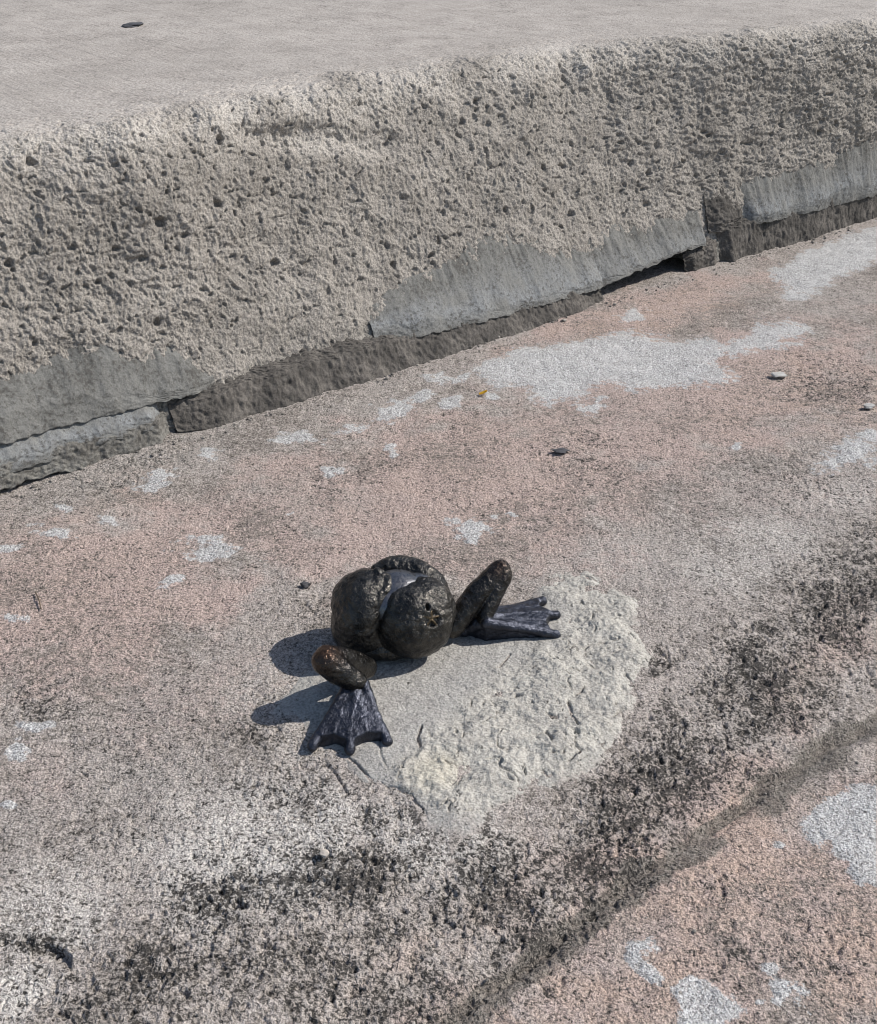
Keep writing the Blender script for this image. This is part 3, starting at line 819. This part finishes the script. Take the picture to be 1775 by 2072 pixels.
def build_frog():
    base = at(800, 1330, 0.0)
    root = empty('bronze_frog', tuple(base))
    tag(root, 'small dark bronze figurine with round split body and splayed webbed frog feet', 'figurine', kind='thing')
    inv = Matrix.Translation(-Vector(base))
    mb = bronze_material('dark_bronze', (0.029, 0.0285, 0.0285), (0.082, 0.076, 0.067), (0.15, 0.070, 0.034), 0.34, 0.40)
    mc = bronze_material('smooth_bronze', (0.12, 0.12, 0.125), (0.17, 0.17, 0.18), (0.2, 0.1, 0.05), 0.34, 0.10)
    mf = bronze_material('sky_tinted_bronze', (0.034, 0.037, 0.048), (0.070, 0.075, 0.094), (0.12, 0.10, 0.08), 0.36, 0.36, 360, 0.25)  # feet: blue of the reflected sky put into the base colour
    ms = bronze_material('dark_bronze_with_brass', (0.029, 0.0285, 0.0285), (0.082, 0.076, 0.067), (0.085, 0.062, 0.036), 0.34, 0.40)
    ml = bronze_material('leg_bronze', (0.024, 0.023, 0.023), (0.058, 0.054, 0.049), (0.13, 0.064, 0.032), 0.28, 0.32)
    C = Vector(at(795, 1230, 0.031))
    mm = 0.001

    def L(x, y, z): return C + Vector((x, y, z)) * mm

    def part(name, me, mat):
        o = link(name, me, mat, root); o.matrix_parent_inverse = inv
        return o
    R = math.radians
    # star-shaped hollow on the front lobe, with a worn brass star in it
    star_dir = None

    def front_disp(co, no):
        d = skin(0.0008, 0.0060, 300)(co, no)
        px, py = to_px(co[:, 0], co[:, 1], co[:, 2])
        vis = no[:, 1] < 0.35
        dx, dy = (px - 874), (py - 1252)
        r = np.hypot(dx, dy); th = np.arctan2(dy, dx)
        star = 5.0 + 12.0 * (0.5 + 0.5 * np.cos(5 * (th + 0.35))) ** 2.2
        hol = sstep(21, 14, r) * sstep(-1.5, 2.5, r - star)
        d = d - vis * 0.0020 * hol * (0.6 + 0.6 * np.sin(th * 1.0 + 1.0))
        d = d - vis * 0.0035 * sstep(1.0, 0.3, np.hypot((px - 866) / 5.0, (py - 1228) / 10.0))
        return d

    def front_wear(co, no):
        px, py = to_px(co[:, 0], co[:, 1], co[:, 2])
        r = np.hypot(px - 874, py - 1252); th = np.arctan2(py - 1252, px - 874)
        star = 5.0 + 12.0 * (0.5 + 0.5 * np.cos(5 * (th + 0.35))) ** 2.2
        return (no[:, 1] < 0.35) * sstep(1.5, -1.5, r - star) * 0.9
    def mball(c, r, rot=(0, 0, 0)):
        return ball(c, tuple(x * mm for x in r), rot)
    part('lobe', fused('lobe', [mball(L(13, -8, -3), (24, 22, 25)), mball(L(20, -4, 2), (18.5, 19, 20), (0, R(-18), 0)), mball(L(6, -5, -10), (22, 19, 17)), mball(L(21, -9, -9), (14.5, 16, 14))], .0006, 4, front_disp, front_wear), ms)
    rim = lambda p: Vector(at(*p))
    part('lobe', fused('lobe', [mball(L(-19, 0, -3), (18.5, 25, 28.5), (0, R(14), 0)), mball(L(-11, 1, 10), (14, 17, 14.5), (0, R(20), 0)), mball(L(-14, 0, -12), (21, 21, 18)), mball(L(-24, 2, 4), (13.5, 19, 17), (0, R(20), 0)),
                                limb([L(-9, 4, 23), L(-2, -1, 20), L(-5.5, -10, 17), L(-10, -16, 8), L(-11, -18, -4)], [3.2 * mm, 3.4 * mm, 3.4 * mm, 3.2 * mm, 2.6 * mm])], .0006, 4, skin(.0008, .006, 320)), mb)
    back = fused('lobe', [limb([L(-9, 20, 14.5), L(-3, 21, 15), L(5, 21, 13.8), L(15, 17.5, 12.2), L(23.5, 12, 9), L(28, 5, 2), L(29, 0, -8)], [5.0 * mm, 7.5 * mm, 9.5 * mm, 10 * mm, 9 * mm, 8 * mm, 7 * mm]),
                          mball(L(8, 14, -4), (25, 15, 21))], .0006, 4, skin(.0008, .006, 340))
    part('lobe', back, mb)
    part('core', fused('core', [mball(L(3, 2, 0), (23, 20.5, 23.5), (0, R(-8), 0)), mball(L(15, 6, 5), (14, 12.5, 15)), mball(L(-3, -6, 4), (12, 13, 15))], .0007, 8), mc)
    part('underside', fused('underside', [mball(L(-3, 0, -20), (27, 22, 12))], .0012, 4, skin(.0008, .009, 350)), mb)

    def leg(hip, knee, ankle, toes, heel, seed, side):
        hip, knee, ankle = Vector(at(*hip)), Vector(at(*knee)), Vector(at(*ankle))
        T = [Vector(at(*t)) for t in toes]
        kn2 = knee + (Vector((1.5, -2.2, -2.5)) if side == 'r' else Vector((-.5, -3.0, -1.0))) * mm
        wear = lambda co, no: np.exp(-(np.linalg.norm(co - np.array(knee) - np.array([-2 * mm, -1 * mm, 3 * mm]), axis=1) / (7.5 * mm)) ** 2) * (0.9 if side == 'l' else 0.25)
        lg = fused('leg', [limb([hip, hip.lerp(knee, .5) + Vector((0, 0, 2 * mm)), knee], [7.5 * mm, 8.2 * mm, 6.4 * mm] if side == 'r' else [6.6 * mm, 7.0 * mm, 7.2 * mm]),
                           limb([kn2, kn2.lerp(ankle, .5), ankle], [6.0 * mm, 5.8 * mm, 5.4 * mm] if side == 'r' else [8.4 * mm, 8.0 * mm, 6.6 * mm])], .0005, 3, skin(.0005, .006, seed), wear)
        part('leg', lg, ml)
        # the webbed foot: a ramp from the ankle to three blunt toes
        pr = []
        low = lambda p: Vector((p.x, p.y, -0.003))
        fwd = ((T[0] + T[2]) / 2 - ankle); fwd.z = 0; fwd.normalize()
        acr = Vector((-fwd.y, fwd.x, 0))
        if (T[0] - T[2]).dot(acr) < 0: acr = -acr
        A3 = [ankle + acr * 4.2 * mm, ankle + Vector((0, 0, 1 * mm)), ankle - acr * 4.2 * mm]
        for A_, t in zip(A3, T):
            pr.append(limb([A_ - Vector((0, 0, 1.5 * mm)), A_.lerp(t, .5) - Vector((0, 0, 1.0 * mm)), t], [3.8 * mm, 2.6 * mm, 2.9 * mm], flat=1.0))
            pr.append(ball(t + Vector((0, 0, -.6 * mm)), (3.1 * mm, 3.1 * mm, 2.9 * mm), sub=3))
        hl = Vector(at(*heel))
        pr.append(limb([ankle - Vector((0, 0, 3 * mm)), hl], [4.5 * mm, 5 * mm]))
        pr.append(hull([ankle + acr * 3 * mm, ankle - acr * 4 * mm, low(ankle + acr * 3 * mm), low(ankle - acr * 5 * mm), hl + Vector((0, 0, 4 * mm)), low(hl)]))
        for a, b in ((0, 1), (1, 2)):
            up = Vector((0, 0, 2.9 * mm))
            wa = A3[a].lerp(T[a], .92); wb = A3[b].lerp(T[b], .92)
            mid = (A3[a].lerp(T[a], .85) + A3[b].lerp(T[b], .85)) / 2
            for p, q, ap in ((wa, mid, A3[a]), (mid, wb, A3[b])):
                am = (A3[a] + A3[b]) / 2
                pr.append(hull([ap + up * .3, am + up * .3, low(ap), low(am), p + up * .9, low(p), q + up * 1.1, low(q)]))
        ft = fused('foot', pr, .0005, 4, skin(.0004, .004, seed + 30))
        part('foot', ft, mf)

    leg((917, 1266, .012), (1013, 1152, .040), (980, 1248, .017), [(1098, 1215, .0035), (1127, 1243, .0035), (1125, 1283, .0035)], (940, 1274, .005), 400, 'r')
    leg((742, 1351, .011), (662, 1330, .036), (722, 1381, .020), [(632, 1509, .004), (708, 1516, .004), (784, 1499, .004)], (716, 1385, .006), 440, 'l')


build_frog()


# ------------------------------------------------------------------ small things lying about
def flake(name, pos, size, yaw, mat, label, cat, seed, tilt=(0, 0), sub=2, group=None):
    bm = bmesh.new()
    bmesh.ops.create_icosphere(bm, subdivisions=sub, radius=1.0)
    for v in bm.verts:
        k = 1 + 0.85 * float(fbm(np.array([v.co.x * .9 + seed]), np.array([v.co.y * .9 + v.co.z * .5]), 0.9, 2, seed % 50)[0])
        v.co = Vector((v.co.x * k * size[0], v.co.y * k * size[1], max(-.6, min(.6, v.co.z)) * 1.5 * size[2] * (1 + 0.5 * (k - 1))))
    me = bpy.data.meshes.new(name); bm.to_mesh(me); bm.free()
    o = link(name, me, mat)
    o.location = pos; o.rotation_euler = (tilt[0], tilt[1], yaw)
    return tag(o, label, cat, group)


def build_small():
    slate = plain_material('black_slate', (0.045, 0.045, 0.048), (0.08, 0.08, 0.085))
    pale = plain_material('pale_chip', (0.33, 0.32, 0.30), (0.40, 0.39, 0.37))
    tan = plain_material('tan_chip', (0.40, 0.36, 0.31), (0.48, 0.43, 0.38))
    flake('stone_flake', at(268, 50, STEP_H + .001), (.0135, .016, .0016), .2, slate, 'black flat stone flake lying on top of the step', 'stone flake', 3)
    flake('stone_chip', at(1132, 912, .002), (.0070, .0044, .0009), -.1, slate, 'flat dark stone chip on the paving behind the figurine', 'stone chip', 9)
    flake('stone_chip', at(1577, 758, .003), (.0080, .0050, .0014), .2, pale, 'pale grey stone chip at the end of the large white splash', 'stone chip', 14, (.15, .1))
    flake('stone_chip', at(1757, 822, .003), (.0050, .0045, .0014), 0, pale, 'small pale chip at the right picture edge below the pitted step', 'stone chip', 25)
    flake('shell_fragment', at(656, 1727, .003), (.0030, .0019, .0010), -.6, tan, 'cream shell fragment among the black lichen below the near foot', 'shell fragment', 31, (.3, .2))
    flake('pebble', at(618, 1184, .002), (.0032, .0026, .0020), 0, slate, 'tiny black pebble on pink stone left of the figurine', 'pebble', 35)
    flake('pebble', at(687, 772, .002), (.0035, .0035, .0022), 0, slate, 'tiny black pebble against the foot of the step', 'pebble', 44)
    # yellow petal
    yel = plain_material('yellow_petal', (0.62, 0.38, 0.03), (0.72, 0.50, 0.06), 500, 0.6, 0.2)
    bm = bmesh.new()
    P = at(978, 798, .0012)
    n = 9
    rows = []
    for i in range(n):
        t = i / (n - 1)
        wd = .0021 * math.sin(math.pi * (0.12 + .8 * t)) ** .7
        rows.append([bm.verts.new((.0075 * (t - .5), wd * s, .0016 * abs(s) + .0022 * t * t)) for s in (-1, -.5, 0, .5, 1)])
    for a, b in zip(rows[:-1], rows[1:]):
        for j in range(4):
            bm.faces.new((a[j], a[j + 1], b[j + 1], b[j]))
    bmesh.ops.solidify(bm, geom=bm.faces[:], thickness=.0006)
    me = bpy.data.meshes.new('flower_petal'); bm.to_mesh(me); bm.free()
    for p in me.polygons: p.use_smooth = True
    o = link('flower_petal', me, yel); o.location = P; o.rotation_euler = (0, 0, .3)
    tag(o, 'tiny curled yellow petal beside the large white splash', 'petal')

    def twig(name, pts, r, mat, label):
        bm = bmesh.new(); limb(pts, r, 7, 6)(bm)
        me = bpy.data.meshes.new(name); bm.to_mesh(me); bm.free()
        for p in me.polygons: p.use_smooth = True
        return tag(link(name, me, mat), label, 'twig')
    brown = plain_material('dry_stalk', (0.10, 0.075, 0.05), (0.16, 0.12, 0.085))
    twig('dry_twig', [Vector(at(72, 1198, .002)), Vector(at(79, 1214, .0028)), Vector(at(83, 1232, .002))], [.0004, .0005, .0004], brown, 'short dry twig on pink stone near the left edge')


    # loose grit gathered along the foot of the step and strewn over the paving
    r2 = random.Random(4)
    bm = bmesh.new()
    spots = []
    for i in range(230):
        u_ = r2.uniform(0.0, 1.2); v_ = -0.012 - abs(r2.gauss(0, 0.009))
        spots.append((to_world(np.array(u_), np.array(v_), np.array(0.0)), r2.uniform(.0004, .0014) * (1.6 if r2.random() < .1 else 1)))
    for i in range(150):
        p = at(r2.uniform(0, 1775), r2.uniform(700, 2060), 0.0)
        if (p - B0)[:2] @ NV < -0.03 and abs(p[0]) < .5:
            spots.append((p, r2.uniform(.0004, .0010)))
    for p, r in spots:
        px_, py_ = to_px(np.array([p[0]]), np.array([p[1]]), np.array([0.0]))
        zz = float(ground_height(np.array([p[0]]), np.array([p[1]]), px_, py_, joint_signed(px_, py_))[0][0])
        m = Matrix.Translation((p[0], p[1], zz + r * .5)) @ Matrix.Rotation(r2.random() * 6, 4, 'Z') @ Matrix.Diagonal((r * r2.uniform(.8, 1.6), r, r * r2.uniform(.5, .9), 1))
        bmesh.ops.create_icosphere(bm, subdivisions=1, radius=1, matrix=m)
    me = bpy.data.meshes.new('grit'); bm.to_mesh(me); bm.free()
    G = Mat('grit')
    gm = G.done(G.mix(G.step(G.noise(120, 1), 0.4, 0.6), (0.36, 0.33, 0.29), (0.13, 0.12, 0.11)), 0.9)
    tag(link('grit', me, gm), 'loose grey grit gathered along the foot of the step', 'grit', kind='stuff')


build_small()
